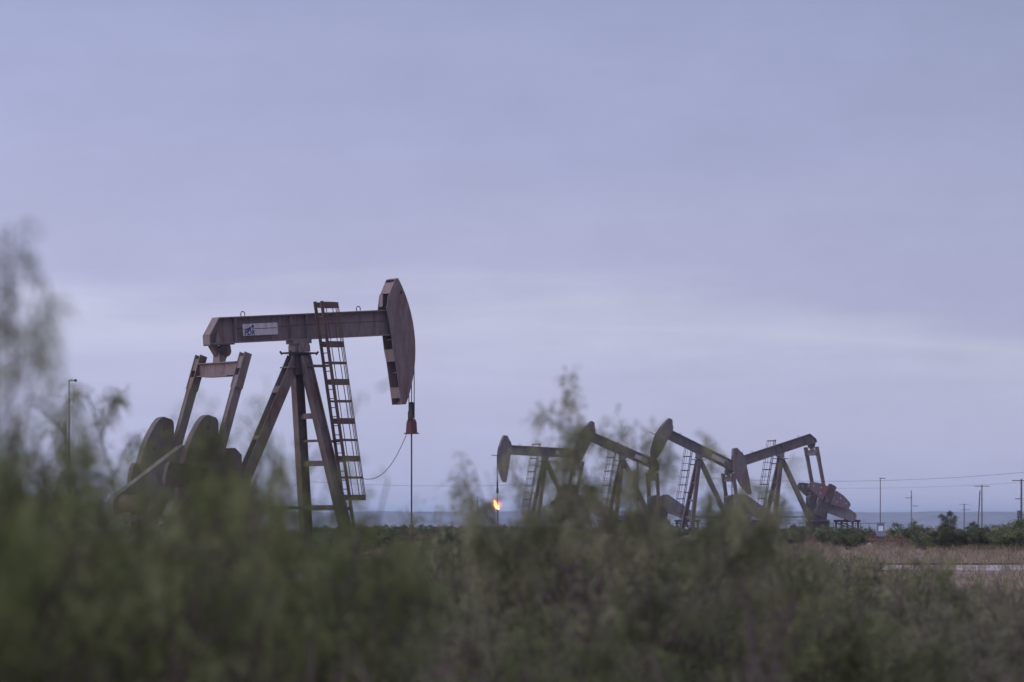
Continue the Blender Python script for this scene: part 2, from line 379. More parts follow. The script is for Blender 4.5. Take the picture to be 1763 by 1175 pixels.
    zs = [9.0, 7.6, 6.93, 6.25, 5.56, 4.85, 4.17, 3.5, 2.82, 2.1]
    for i, z in enumerate(zs):
        hh = (.09 if far else .2) if i == 0 or i % 2 == 1 else (.04 if far else .075)
        mbh = cg if far else MB(); pts = hoop_full(z)
        for a, b_ in zip(pts, pts[1:]): mbh.slab(a, b_, .014, hh)
        if not far:
            if cage is None: cage = P('safety_cage', mbh, 'rusty')
            else: P('hoop', mbh, 'rusty', cage)
    for i in (1, 3, 5, 7, 9):
        a = hoop_pts(9.0)[i]; b_ = hoop_pts(2.1)[i]
        if far: cg.slab(a, b_, .024, .014, (0, 1, 0))
        else: P('cage_bar', MB().slab(a, b_, .026, .016, (0, 1, 0)), 'rusty', cage)
    if far: P('safety_cage', cg, 'rusty')
    # --- bridle, carrier bar, polished rod
    hx = rad + .03; zc = 4.6 + 4.9 * R(tilt - 4) - (.25 if far else 0)
    for y in (-.17, 0, .17):
        up_ = [(hx * math.cos(q), y, PZ + hx * math.sin(q)) for q in np.linspace(R(12 + tilt), 0, 5)]
        P('bridle_cable', MB().tube(up_ + [(hx, y, zc + .3)], .018, 6), 'cable')
    cw_ = .6 if far else .8
    cb = MB(); cb.box((hx, 0, zc - .13), (.28 * cw_, .78 * cw_, .05)); cb.slab((hx, 0, zc - .15), (hx, 0, zc + .3), .5 * cw_, .3 * cw_, (1, 0, 0), w1=.38 * cw_)
    for s in (-1, 1): cb.cyl((hx, s * .17, zc - .1), (hx, s * .17, zc + .38), .1, 10, .06)
    car = P('carrier_bar', cb, 'dark' if far else 'redbrown')
    P('rod_clamp', MB().box((hx, -.02, zc + .72), (.14, .17, .55)).cyl((hx, 0, zc + .3), (hx, 0, zc + 1.02), .07, 10).cyl((hx, .17, zc + .3), (hx, .17, zc + .68), .04, 8), 'dark', car)
    P('polished_rod', MB().cyl((hx, 0, 1.1), (hx, 0, zc), .03, 8), 'rod')
    if cable:
        a = Vector((hx, .3, zc - .12)); c = lad(2.8) + Vector((.75, 0, 0)); pts = []
        for i in range(17):
            k = i / 16; p = a.lerp(c, k); p.z = c.z + (a.z - c.z) * (1 - k) ** 2.3 - .12 * math.sin(math.pi * k); pts.append(p)
        P('signal_cable', MB().tube(pts, .012, 5), 'cable')
    return t

pumpjack('large mauve grey pumpjack nearest the camera with a white sign panel on its level beam', 515, 138.0, R(36), 4.0, 167, logo=True, cable=True)
fy = R(180 + 16)
pumpjack('distant pumpjack with a level beam and head above the orange gas flare', 938, 382, fy, 2.8, 15, True, guide=True)
pumpjack('distant pumpjack with raised head rising behind the leafy sapling right of the flare', 1071, 377, fy, 22.5, -80, True)
pumpjack('distant pumpjack with the highest raised head and a red lower head tip', 1203, 372, fy, 25, -95, True, guide=True, red_tip=True)
pumpjack('distant pumpjack with lowered head, raised tail and red rimmed counterweights', 1344, 366, fy, -17.5, 117, True, sign=False)

# wellhead under the near pumpjack's rod
f0 = Vector((math.cos(R(36)), math.sin(R(36)), 0)); hp = Vector((wx(515, 138), 138, 0)) + f0 * 4.9
wl = thing('wellhead', 'rusty wellhead below the polished rod of the large near pumpjack', 'wellhead', hp)
MB().cyl((0, 0, 0), (0, 0, .35), .22, 16).cyl((0, 0, .35), (0, 0, .42), .3, 16).build('casing_head', M['rusty'], wl)
MB().cyl((0, 0, .42), (0, 0, .8), .1, 12).cyl((-.45, 0, .6), (.45, 0, .6), .08, 12).build('pumping_tee', M['redbrown'], wl)
MB().cyl((0, 0, .8), (0, 0, 1.12), .09, 12).cyl((0, 0, .95), (0, 0, 1.0), .13, 12).build('stuffing_box', M['dark'], wl)

# ------------------------------------------------------------------ ground, road, ridge
def terr(x, y):
    z = 0.0
    if y > 420:
        k = min(1, (y - 420) / 1500); z -= 20 * k * k * (3 - 2 * k)
    return z
def sheet(name, xs, ys, zf, mat):
    V = [(x, y, zf(x, y)) for y in ys for x in xs]; nx = len(xs)
    Q = [(j * nx + i, j * nx + i + 1, (j + 1) * nx + i + 1, (j + 1) * nx + i) for j in range(len(ys) - 1) for i in range(nx - 1)]
    o = bpy.data.objects.new(name, arr_mesh(name, V, Q, mat)); COL.objects.link(o)
    return o
gm = mottled('dry plain soil', (.16, .105, .085), (.235, .175, .145), .12, c3=(.30, .25, .215))
ys = list(range(-20, 421, 20)) + list(range(460, 2000, 60)) + [2500, 3500, 4500, 6000, 9000]
xs = [-3200, -1600, -800, -400, -200, -100, -50, 0, 50, 100, 200, 400, 800, 1600, 3200]
g = sheet('ground', xs, ys, terr, gm); tag(g, 'dry reddish plain under the scrub', kind='structure')
rm = mottled('pale caliche', (.25, .205, .2), (.38, .335, .34), .35, c3=(.44, .39, .40))
rng = random.Random(4)
rd = sheet('dirt_road', [-30 + 2 * i for i in range(31)], [95.0, 97, 99, 101, 103, 105, 107], lambda x, y: .02 + .015 * math.sin(x * .9 + y), rm)
tag(rd, 'pale caliche road crossing behind the bushes', kind='structure')
pad = sheet('well_pad', [28 + 3 * i for i in range(10)], [205.0, 208, 211, 214, 217, 220], lambda x, y: .02, rm); pad.location.x = -12
tag(pad, 'pale caliche pad around the control cabinet', kind='structure')

hm = mottled('eroded ridge', (.03, .03, .03), (.26, .24, .22), .012, c3=(.05, .045, .045), stretch=(1, .3, 4))
def ridge(x, y):
    k = (y - 4200) / 420
    top = 13.6 + 1.3 * math.sin(x * .0011 + 2) + .5 * math.sin(x * .011) + .35 * math.sin(x * .037 + 1)
    gull = abs(math.sin(x * .016 + 1.8 * math.sin(x * .0043) + (k * 1.4))) ** .7 + .5 * abs(math.sin(x * .041 + k * 2 + 1.3))
    if k >= 1: return top + min(0, -(k - 1) * 1.0) + .35 * math.sin(x * .09) * math.sin(x * .023 + 2)
    kk = max(0, k)
    return -22 + (top + 22) * (kk ** .75) - (1 - gull) * 9 * math.sin(math.pi * kk) ** .8
hill = sheet('hills', [-1500 + 9 * i for i in range(334)], [4150, 4200] + [4200 + 35 * i for i in range(1, 13)] + [4700, 4900, 5400], ridge, hm)
tag(hill, 'long flat topped blue ridge along the horizon', kind='structure')

# ------------------------------------------------------------------ vegetation
def tubes(chains, n):
    """chains: list of (points array k x 3, r0, r1)"""
    V = []; Q = []; off = 0; an = 2 * np.pi * np.arange(n) / n
    for pts, r0, r1 in chains:
        k = len(pts); d = np.gradient(pts, axis=0); d /= np.linalg.norm(d, axis=1)[:, None] + 1e-9
        ref = np.where(np.abs(d[:, 2:3]) < .9, np.array([[0, 0, 1.]]), np.array([[1., 0, 0]]))
        u = ref - d * (ref * d).sum(1)[:, None]; u /= np.linalg.norm(u, axis=1)[:, None]; w = np.cross(d, u)
        r = np.linspace(r0, r1, k)[:, None, None]
        ring = pts[:, None, :] + (u[:, None, :] * np.cos(an)[None, :, None] + w[:, None, :] * np.sin(an)[None, :, None]) * r
        V.append(ring.reshape(-1, 3))
        i, j = np.meshgrid(np.arange(k - 1), np.arange(n), indexing='ij'); a = off + i * n + j; b = off + i * n + (j + 1) % n
        Q.append(np.stack([a, b, b + n, a + n], -1).reshape(-1, 4)); off += k * n
    return np.concatenate(V), np.concatenate(Q)
def branch(rg, p, d, L, k, wander, lift):
    pts = [np.array(p)]; d = np.array(d) / np.linalg.norm(d)
    for i in range(k):
        d = d + rg.normal(0, wander, 3) + np.array([0, 0, lift]); d /= np.linalg.norm(d)
        pts.append(pts[-1] + d * L / k)
    return np.array(pts)
def leaflets(rg, P, D, size, pairs, width):
    """fronds hanging at P (n,3) with direction D (n,3): every frond two pinnae, every pinna pairs of narrow leaflets"""
    n = len(P); out = []
    up = np.array([0, 0, 1.])
    side = np.cross(D, up + rg.normal(0, .4, (n, 3))); side /= np.linalg.norm(side, axis=1)[:, None] + 1e-9
    for s in (-1, 1):
        dp = D + side * .5 * s + rg.normal(0, .12, (n, 3)); dp[:, 2] -= .25
        dp /= np.linalg.norm(dp, axis=1)[:, None]
        L = size * rg.uniform(.7, 1.25, n)
        nrm = np.cross(dp, rg.normal(0, 1, (n, 3))); nrm /= np.linalg.norm(nrm, axis=1)[:, None] + 1e-9
        for j in range(pairs):
            k = (j + .6) / pairs; base = P + dp * (L * k + .012)[:, None] + np.array([0, 0, -1]) * (L * k * k * .35)[:, None]
            for q in (-1, 1):
                ld = nrm * q + dp * .55 + rg.normal(0, .15, (n, 3)); ld /= np.linalg.norm(ld, axis=1)[:, None]
                ln = (L * width * (1 - .35 * abs(k - .45) * 2))[:, None]
                wd = np.cross(ld, rg.normal(0, 1, (n, 3))); wd /= np.linalg.norm(wd, axis=1)[:, None] + 1e-9
                wd = wd * ln * .13
                tip = base + ld * ln; m = base + ld * ln * .5
                out.append(np.stack([base, m + wd, tip, m - wd], 1))
    V = np.concatenate(out).reshape(-1, 3)
    return V, np.arange(len(V)).reshape(-1, 4)
def shrub_meshes(name, seed, stems, H, spread, sec, twg, fronds, size, pairs, width, leafm, stemm, leaf_from=.3, wander=.13, thick=.014, tw_len=.3, gap=.0, dome=None):
    rg = np.random.default_rng(seed); ch = []; tips = []
    for i in range(stems):
        az = 2 * np.pi * (i + rg.uniform(-.3, .3)) / stems; tilt = spread * rg.uniform(.35, 1.0)
        d = (math.cos(az) * tilt, math.sin(az) * tilt, 1.0)
        L = H * rg.uniform(.75, 1.08) * math.sqrt(1 + tilt * tilt * .5)
        m = branch(rg, (.05 * math.cos(az), .05 * math.sin(az), -.03), d, L, 9, wander, .02); ch.append((m, thick * rg.uniform(.8, 1.3), thick * .25))
        for j in range(sec):
            k = rg.uniform(.22, .95); q = m[int(k * 9)]; a2 = rg.uniform(0, 2 * np.pi)
            d2 = (m[min(9, int(k * 9) + 1)] - q) * 4 + np.array([math.cos(a2), math.sin(a2), rg.uniform(-.1, .7)]) * .6
            L2 = L * (1.05 - k) * rg.uniform(.35, .7) + .08
            b = branch(rg, q, d2, L2, 6, wander * 1.4, .0); ch.append((b, thick * .45, thick * .15))
            for t_ in range(twg):
                k3 = rg.uniform(.15, 1.0); q3 = b[int(k3 * 6)]; d3 = rg.normal(0, 1, 3) + (b[-1] - b[0]) / (L2 + .01) * .9; d3[2] += .2
                c = branch(rg, q3, d3, tw_len * H * rg.uniform(.4, 1.0) * .55, 5, .25, -.04); ch.append((c, thick * .22, thick * .1))
                if rg.uniform() > gap: tips.append(c)
        tips.append(m[6:])
    ph = rg.uniform(0, 6.28, 6)
    def crown(p):                                    # height of the browsed, uneven crown above a point
        r = math.hypot(p[0], p[1]); a = math.atan2(p[1], p[0])
        lump = .5 + .5 * math.sin(2 * a + ph[0] + 3 * r) * math.sin(3 * a + ph[1]) + .3 * math.sin(7 * p[0] + ph[2]) * math.sin(8 * p[1] + ph[3])
        return H * (1 - dome * min(1.6, (r / (.55 * H)) ** 2) - .3 * max(0, lump - .35) * .6)
    if dome:
        ch = [(c[:max(2, sum(1 for q in c if q[2] < crown(q) * .97))], a, b) for c, a, b in ch]
    P = []; D = []
    for c in tips:
        for _ in range(fronds):
            k = rg.uniform(leaf_from, 1.0) * (len(c) - 1); i = int(k); i2 = min(len(c) - 1, i + 1); p = c[i] + (c[i2] - c[i]) * (k - i)
            dd = (c[-1] - c[0]); dd = dd / (np.linalg.norm(dd) + 1e-6) * .6 + rg.normal(0, .75, 3); dd[2] -= .45
            if dome and p[2] > crown(p): continue
            P.append(p); D.append(dd / np.linalg.norm(dd))
    V, Q = leaflets(rg, np.array(P), np.array(D), size, pairs, width)
    keep = V.reshape(-1, 4, 3)[:, :, 2].min(1) > .02
    V = V.reshape(-1, 4, 3)[keep].reshape(-1, 3); Q = np.arange(len(V)).reshape(-1, 4)
    lm = arr_mesh(name + '_leaves', V, Q, M[leafm]); Vs, Qs = tubes(ch, 5); sm = arr_mesh(name + '_stems', Vs, Qs, M[stemm])
    for p in sm.polygons: p.use_smooth = True
    top = np.percentile(V[:, 2], 99.7)
    return sm, lm, top
PRO = {
    'dense': shrub_meshes('dense', 1, 12, 1.6, .6, 9, 5, 6, .075, 7, .26, 'leafA', 'stem', .1, dome=.32),
    'dense2': shrub_meshes('dense2', 7, 12, 1.6, .65, 9, 5, 6, .07, 7, .26, 'leafE', 'stem', .1, dome=.32),
    'grey': shrub_meshes('grey', 2, 12, 1.5, .65, 8, 5, 5, .065, 7, .26, 'leafB', 'stemp', .1, dome=.32),
    'veil': shrub_meshes('veil', 14, 8, 1.3, .5, 6, 5, 4, .08, 7, .28, 'leafB', 'stemp', .15, .12, .011, .26, .1, dome=.5),
    'veil2': shrub_meshes('veil2', 15, 7, 1.3, .5, 6, 5, 4, .085, 7, .28, 'leafA', 'stem', .15, .12, .011, .26, .1, dome=.5),
    'wispy': shrub_meshes('wispy', 3, 5, 1.5, .28, 6, 4, 15, .085, 7, .27, 'leafB', 'stemp', .25, .12, .012, .26, .25),
    'tall': shrub_meshes('tall', 5, 5, 1.6, .28, 7, 4, 10, .08, 7, .27, 'leafE', 'stem', .2, .11, .013, .24, .2),
    'sapling': shrub_meshes('sapling', 11, 2, 1.7, .12, 8, 3, 11, .08, 7, .25, 'leafB', 'stemp', .1, .1, .011, .16, .2),
    'twiggy': shrub_meshes('twiggy', 4, 11, 1.1, .8, 7, 5, 2, .055, 6, .26, 'leafC', 'stemp', .4, .15, .024),
    'far': shrub_meshes('far', 6, 9, 1.0, 1.0, 6, 4, 6, .13, 3, .5, 'leafD', 'stem', .0, .14, .02),
    'far2': shrub_meshes('far2', 8, 10, 1.0, 1.1, 6, 4, 5, .13, 3, .5, 'leafE', 'stem', .0, .14, .02),
    'fartree': shrub_meshes('fartree', 9, 4, 1.6, .35, 7, 4, 5, .13, 3, .5, 'leafD', 'stem', .1, .14, .03, .22),
}
def shrub(kind, px, d, top_py, label, rot=0, sx=1.0, name='mesquite_shrub', cat='shrub', group=None, height=None, lean=0):
    sm, lm, top = PRO[kind]
    z0 = terr(0, d); hh = height if height else wz(top_py, d) - z0
    s = hh / top
    r = thing(name, label, cat, (wx(px, d), d, z0), R(rot), group)
    r.scale = (s * sx, s * sx, s); r.rotation_euler.x = R(lean)
    for n, me in (('stem', sm), ('foliage', lm)):
        o = bpy.data.objects.new(n, me); COL.objects.link(o); o.parent = r
    return r
NEAR = [
    ('tall', -190, 6.5, 395, 'tall blurred mesquite rising at the left edge of the photo above all other bushes', 20, .5),
    ('tall', -90, 7.5, 560, 'second tall blurred mesquite at the left edge, lower than the tallest', 130, .4),
    ('dense', 10, 8.0, 745, 'dense olive mesquite filling the left edge below the tallest branches', 75, 1.0),
    ('dense2', 135, 10.5, 752, 'dense green mesquite below the slender sapling', 15, .8),
    ('dense', 345, 10.0, 765, 'dense olive mesquite hiding the cranks of the large pumpjack', 200, .8),
    ('dense2', 445, 12, 750, 'blurred green mesquite against the rear leg of the large pumpjack', 130, .6),
    ('veil2', 430, 9.5, 700, 'open mesquite twigs between the pitman arms and rear leg of the large pumpjack', 40, .3),
    ('sapling', 208, 17, 662, 'slender sapling with drooping leaves left of the large counterweights', 30, .6),
    ('wispy', 1125, 15, 660, 'wispy mesquite with open twigs in front of the second distant pumpjack', 310, .7),
    ('veil', 915, 16.5, 845, 'low open mesquite veiling the ladder of the first distant pumpjack', 60, .6),
    ('veil2', 1060, 16.5, 850, 'low open olive mesquite below the second distant pumpjack beam', 160, .7),
    ('veil', 1160, 16, 860, 'open mesquite below the raised red tipped horsehead', 200, .7),
    ('veil2', 1265, 17.5, 810, 'open mesquite in front of the lowered distant horsehead', 110, .6),
    ('veil', 1375, 20, 850, 'low open mesquite below the last pumpjack rear leg', 10, .5),
    ('veil', 765, 22, 876, 'thin low mesquite left of the flare', 60, .5),
    ('wispy', 905, 16, 700, 'second wispy mesquite, lower and fuller, between the first two distant pumpjacks', 190, .7),
    ('dense2', 150, 12, 990, 'green bush filling the bottom left corner', 10, 1.3),
    ('dense', 330, 14, 940, 'olive bush below the belt guard of the large pumpjack', 95, 1.3),
    ('dense2', 540, 15, 960, 'fresh green bush below the foot of the ladder', 260, 1.1),
    ('grey', 640, 23, 945, 'grey green bush right of the ladder foot', 40, 1.1),
    ('dense2', 740, 25, 935, 'green bush below the polished rod', 140, 1.1),
    ('grey', 870, 24, 935, 'grey green bush under the flare', 250, 1.2),
    ('twiggy', 1110, 16, 935, 'leafless looking purple brown bush below the gap between pumpjacks', 15, 1.0),
    ('grey', 1010, 25, 938, 'grey green bush under the second distant pumpjack', 230, 1.2),
    ('dense', 1170, 26, 930, 'olive bush under the raised red tipped pumpjack', 320, 1.2),
    ('dense2', 1290, 25, 922, 'green bush under the crossing pumpjack beams', 85, 1.1),
    ('grey', 1400, 24, 945, 'grey green bush below the red counterweights', 300, 1.2),
    ('dense', 1500, 28, 965, 'olive bush below the slanted grey belt guard end', 20, 1.2),
    ('grey', 1590, 22, 980, 'grey green bush below the control cabinet', 170, 1.2),
    ('dense2', 1690, 24, 985, 'fresh green bush in the lower right below the pale road', 55, 1.2),
    ('veil2', 1615, 26, 930, 'loose olive bush rising across the pale road at the lower right', 75, .7),
    ('grey', 1775, 21, 985, 'grey green bush cut by the right edge below the pale road', 20, 1.2),
    ('grey', 1640, 16, 1030, 'grey green bush at the bottom edge near the right corner', 250, 1.2),
    ('twiggy', 1195, 10.5, 1000, 'twiggy brown bush with thick bare stems at the bottom edge right of centre', 190, .8),
    ('twiggy', 1715, 14, 1075, 'twiggy brown bush in the bottom right corner', 100, .9),
    ('grey', 680, 15, 1020, 'grey green bush at the bottom edge, left of centre', 120, 1.1),
    ('grey', 840, 14, 1010, 'grey green bush at the bottom edge, centre', 280, 1.2),
    ('dense', 1450, 15, 1030, 'olive bush at the bottom edge below the slanted belt guard', 215, 1.1),
    ('twiggy', 400, 8.5, 930, 'bare dark branches reaching through the olive bushes at the lower left', 60, .7),
    ('dense2', 1000, 13, 1065, 'fresh green bush at the bottom edge between twiggy brown bushes', 330, 1.0),
]
for kind, px, d, top, lab, rot, sx in NEAR: shrub(kind, px, d, top, lab, rot, sx)
rs = random.Random(21)
MIDK = ['grey', 'dense2', 'dense', 'grey', 'twiggy']
for i in range(26):                                  # shrubs between the thicket and the large pumpjack
    d = rs.uniform(26, 92); px = rs.uniform(-60, 1500) if d < 60 else rs.uniform(-60, 1350)
    shrub(rs.choice(MIDK), px, d, 0, 'soft focus shrub standing among the grass between thicket and pumpjacks', rs.uniform(0, 360), rs.uniform(.9, 1.3), 'scrub_bush', 'shrub', 'shrubs of the middle ground', rs.uniform(.5, 1.05))
for i in range(16):                                  # bushes round the feet of the large pumpjack
    d = rs.uniform(88, 122); px = rs.uniform(380, 545) if i < 9 else rs.uniform(640, 760)
    shrub(rs.choice(['grey', 'dense2', 'dense']), px, d, rs.uniform(908, 922) if i < 9 else rs.uniform(925, 940), 'bushy green shrub at the feet of the large near pumpjack', rs.uniform(0, 360), rs.uniform(1, 1.3), 'scrub_bush', 'shrub', 'shrubs at the feet of the large pumpjack')
for i in range(70):
    d = rs.uniform(155, 300); px = rs.uniform(545, 930)
    shrub(rs.choice(['far', 'far2', 'far']), px, d, 0, 'small dark green bush in the scrub line below the distant ridge', rs.uniform(0, 360), rs.uniform(1.1, 1.7), 'scrub_bush', 'shrub', 'bushes of the far scrub line', rs.uniform(.7, 1.05))
for i in range(110):                                  # far scrub, dark line under the horizon
    d = rs.uniform(160, 410); px = rs.uniform(540, 1500) if i < 80 else (rs.uniform(-40, 540) if i < 102 else rs.uniform(1500, 1800)); d = max(d, 290) if px > 1500 else d
    shrub(rs.choice(['far', 'far', 'far2']), px, d, 0, 'small dark green bush in the scrub line below the distant ridge', rs.uniform(0, 360), rs.uniform(1.0, 1.6), 'scrub_bush', 'shrub', 'bushes of the far scrub line', rs.uniform(.55, 1.0))
FARS = [
    ('fartree', 1633, 330, 880, 'small dark tree standing up from the scrub against the ridge', 20, 1.1),
    ('far', 1635, 165, 903, 'broad dark green bush right of the control cabinet', 60, 1.7),
    ('far2', 1565, 225, 898, 'green bush directly right of the control cabinet', 160, 1.4),
    ('far2', 1745, 165, 892, 'large green bush at the right edge above the pale road', 250, 1.7),
    ('far', 1700, 240, 900, 'dark bush left of the large green bush at the right edge', 300, 1.2),
    ('far', 1478, 112, 958, 'small dark bush on the tan ground below the red skid', 30, 1.0),
    ('far2', 1590, 170, 915, 'low green bush in front of the broad dark bush', 15, 1.3),
]
for kind, px, d, top, lab, rot, sx in FARS: shrub(kind, px, d, top, lab, rot, sx, 'scrub_bush' if kind != 'fartree' else 'small_tree', 'shrub' if kind != 'fartree' else 'tree')

def blades(name, pts, hmin, hmax, w, mat, per, seed, lean=.35):
    rg = np.random.default_rng(seed); pts = np.repeat(np.array(pts), per, axis=0); n = len(pts)
    p = pts + np.c_[rg.normal(0, .09, (n, 2)), np.zeros(n)]; h = rg.uniform(hmin, hmax, n); a = rg.uniform(0, 2 * np.pi, n)
    wv = np.c_[np.cos(a), np.sin(a), np.zeros(n)] * w; l = np.c_[rg.normal(0, lean, (n, 2)) * h[:, None], h]
    V = np.stack([p - wv, p + wv, p + l * [1, 1, .95] + wv * .2, p + l], 1).reshape(-1, 3)
    return arr_mesh(name, V, np.arange(len(V)).reshape(-1, 4), M[mat])
def scatter(n, d0, d1, p0, p1, seed):
    r = random.Random(seed); out = []
    while len(out) < n:
        d = math.sqrt(r.uniform(d0 * d0, d1 * d1)); px = r.uniform(p0, p1)
        if 95 < d < 107 and px > 900 and r.random() < .4: continue
        out.append((wx(px, d), d, 0))
    return out
o = bpy.data.objects.new('dry_grass', blades('dry_grass', scatter(13000, 24, 230, -500, 2500, 3), .08, .34, .008, 'grass', 7, 5)); COL.objects.link(o)
tag(o, 'dry tan grass over the plain', 'grass', kind='stuff')
o = bpy.data.objects.new('ground_cover', blades('ground_cover', scatter(7000, 18, 90, -250, 1500, 8), .12, .5, .012, 'leafB', 7, 6)); COL.objects.link(o)
tag(o, 'grey green low weeds among the bushes', 'weeds', kind='stuff')
def blob(px, d, n, sx, sy, seed):
    r = random.Random(seed); return [(wx(px, d) + r.gauss(0, sx), d + r.gauss(0, sy), 0) for _ in range(n)]
o = bpy.data.objects.new('red_weeds', blades('red_weeds', blob(1455, 235, 320, 1.1, 8, 9) + blob(1500, 250, 200, .9, 6, 11) + blob(1700, 175, 160, .8, 6, 10) + blob(1585, 190, 120, .7, 9, 12), .1, .55, .02, 'redscrub', 8, 7)); COL.objects.link(o)
tag(o, 'rust red weeds beside the pumpjack skid', 'weeds', kind='stuff')

# ------------------------------------------------------------------ poles, wires, flare, cabinet
def pole(px, d, top, label, arms=(), cat='utility pole', r=.14, name='utility_pole', mat='wood', extra=None, twin=None):
    z0 = terr(0, d); t = thing(name, label, cat, (wx(px, d), d, z0)); H = wz(top, d) - z0
    MB().cyl((0, 0, 0), (0, 0, H), r * 1.25, 8, r * .85).build('shaft', M[mat], t)
    for z, w, off in arms:
        MB().slab((off - w / 2, -.05, H - z), (off + w / 2, -.05, H - z), .12, .14).build('crossarm', M[mat], t)
    return t, H
pole(1569, 900, 845, 'thin utility pole right of the cabinet mast', [(1.7, 1.6, -.5), (3.6, 1.4, .9), (.1, .3, 0)], r=.11)
pole(1660, 1300, 868, 'short far utility pole with two crossarms', [(.2, 3.0, 0), (2.0, 3.6, .4)], r=.2)
t, H = pole(1690.5, 800, 835, 'utility pole with a leaning brace pole beside it', [(.3, 3.2, 0)], r=.14)
MB().cyl((-1.0, .3, 0), (-.35, .3, H - 1.2), .13, 8).build('brace_pole', M['wood'], t)
t, H = pole(1758.5, 620, 825, 'utility pole with a transformer can at the right edge', [(.25, 2.6, -.2), (3.2, 1.2, -.4)], r=.16)
MB().cyl((-.42, -.1, H - 6.3), (-.42, -.1, H - 5.1), .32, 14).build('transformer', M['galv'], t)
pole(588, 1300, 870, 'tiny far utility pole right of the ladder', [(1.0, 3.0, 0), (2.0, 2.2, 0)], r=.2)
pole(822, 1200, 855, 'tiny far utility pole left of the flare', [(.2, 1.6, 0)], r=.16)
pole(1098, 640, 796, 'utility pole seen under the second distant pumpjack beam', [(2.6, 2.6, -.1)], r=.17)
pole(1086, 900, 850, 'shorter utility pole behind the leg of the second distant pumpjack', [(.3, 1.9, -.2)], r=.15)
pole(482, 760, 858, 'utility pole seen between the legs of the large pumpjack', [(.9, 1.6, 0)], r=.14)
t, H = pole(119, 250, 656, 'slim light mast with a twin lamp head at the left', [], 'light mast', .04, 'light_mast', 'galv')
MB().slab((-.05, 0, H), (.48, 0, H + .02), .06, .06).build('lamp_arm', M['galv'], t)
MB().box((.15, 0, H + .08), (.2, .16, .12)).build('lamp', M['paper'], t); MB().box((.42, 0, H + .02), (.16, .16, .16)).build('lamp', M['dark'], t)
t, H = pole(1515.5, 222, 823, 'slim mast with a short arm behind the blue cabinet', [], 'light mast', .026, 'light_mast', 'galv')
MB().slab((-.05, 0, H - .03), (.3, 0, H - .03), .05, .04).build('lamp_arm', M['galv'], t)
cb = thing('control_cabinet', 'pale blue control cabinet with a white notice on its front', 'cabinet', (wx(1516, 218), 218, 0))
MB().box((0, 0, .78), (.42, .3, .72)).box((0, 0, 1.17), (.56, .4, .05)).build('housing', M['box'], cb)
MB().box((0, -.155, .86), (.26, .01, .28)).build('notice', M['paper'], cb)
MB().box((-.15, 0, .21), (.06, .06, .42)).box((.15, 0, .21), (.06, .06, .42)).box((0, 0, .3), (.36, .05, .06)).build('stand', M['dark'], cb)
pv = thing('pipe_manifold', 'low dark red pipe manifold on the ground beside the blue cabinet', 'pipes', (wx(1540, 212), 212, 0))
MB().tube([(-1.6, 0, .22), (-.5, 0, .22), (2.6, .5, .22)], .08, 8).build('pipe', M['rusty'], pv)
MB().tube([(.4, .6, .42), (2.9, .7, .42)], .1, 8).build('pipe', M['rusty'], pv)
for x in (-1.2, .6, 1.7): MB().cyl((x, .2, 0), (x, .2, .55), .07, 8).cyl((x - .18, .2, .55), (x + .18, .2, .55), .05, 8).build('valve', M['redbrown'], pv)
pl = MB().tube([(x, 108.2 + .15 * math.sin(x * .4), .04) for x in np.linspace(7.5, 30, 24)], .028, 8).build('pipeline', M['rusty'])
tag(pl, 'thin rust red pipeline along the far edge of the pale road', 'pipeline')

def wire(label, pts, dds, r):
    (x0, y0), (x1, y1), (x2, y2) = pts; A = np.polyfit([x0, x1, x2], [y0, y1, y2], 2); P = []
    for i in range(41):
        k = i / 40; x = x0 + (x2 - x0) * k; d = dds[0] + (dds[1] - dds[0]) * k; P.append((wx(x, d), d, wz(np.polyval(A, x), d)))
    tag(MB().tube(P, r, 4).build('power_line', M['cable']), label, 'power line', 'power lines')
wire('upper power line sagging across the sky at the right', [(1098, 815), (1440, 829), (1800, 810)], (640, 560), .022)
wire('lower power line sagging across the sky at the right', [(1098, 826), (1480, 841), (1800, 828)], (640, 560), .014)
wire('power line crossing low behind the hanging rod', [(482, 826), (800, 837), (1098, 823)], (760, 640), .022)

fd = 700; fz = wz(880, fd); z0 = terr(0, fd)
fl = thing('flare_stack', 'gas flare stack burning with an orange flame near the horizon', 'flare', (wx(853.5, fd), fd, z0))
MB().cyl((.35, 0, 0), (.35, 0, fz - z0), .12, 10).cyl((.35, 0, fz - z0), (.35, 0, fz - z0 + .25), .2, 10).build('stack', M['dark'], fl)
def emit(name, c, s):
    m, nt, b = new_mat(name); e = N(nt, 'ShaderNodeEmission'); e.inputs['Color'].default_value = (*c, 1); e.inputs['Strength'].default_value = s
    nt.links.new(e.outputs[0], nt.nodes['Material Output'].inputs['Surface']); return m
def flame(prof, cx, cz, lean, seed):
    r = random.Random(seed); V = []; n = 12; Fc = []
    for i, (z, rr) in enumerate(prof):
        for j in range(n):
            q = 2 * math.pi * j / n; k = rr * (1 + .22 * math.sin(3 * q + i * 1.7 + seed))
            V.append((cx + lean * z + k * math.cos(q), k * math.sin(q) * .8, cz + z))
    for i in range(len(prof) - 1): Fc += [(i * n + j, i * n + (j + 1) % n, (i + 1) * n + (j + 1) % n, (i + 1) * n + j) for j in range(n)]
    return MB().add(V, Fc + [tuple(range(n)), tuple(range(len(prof) * n - 1, len(prof) * n - n - 1, -1))])
b0 = fz - z0 + .2
flame([(0, .1), (.25, .28), (.65, .42), (1.05, .36), (1.4, .22), (1.75, .05)], .42, b0, -.42, 1).build('flame', emit('flame core', (1, .55, .2), 7.0), fl, True)
m, nt, b = new_mat('flame glow'); nt.nodes.remove(b)
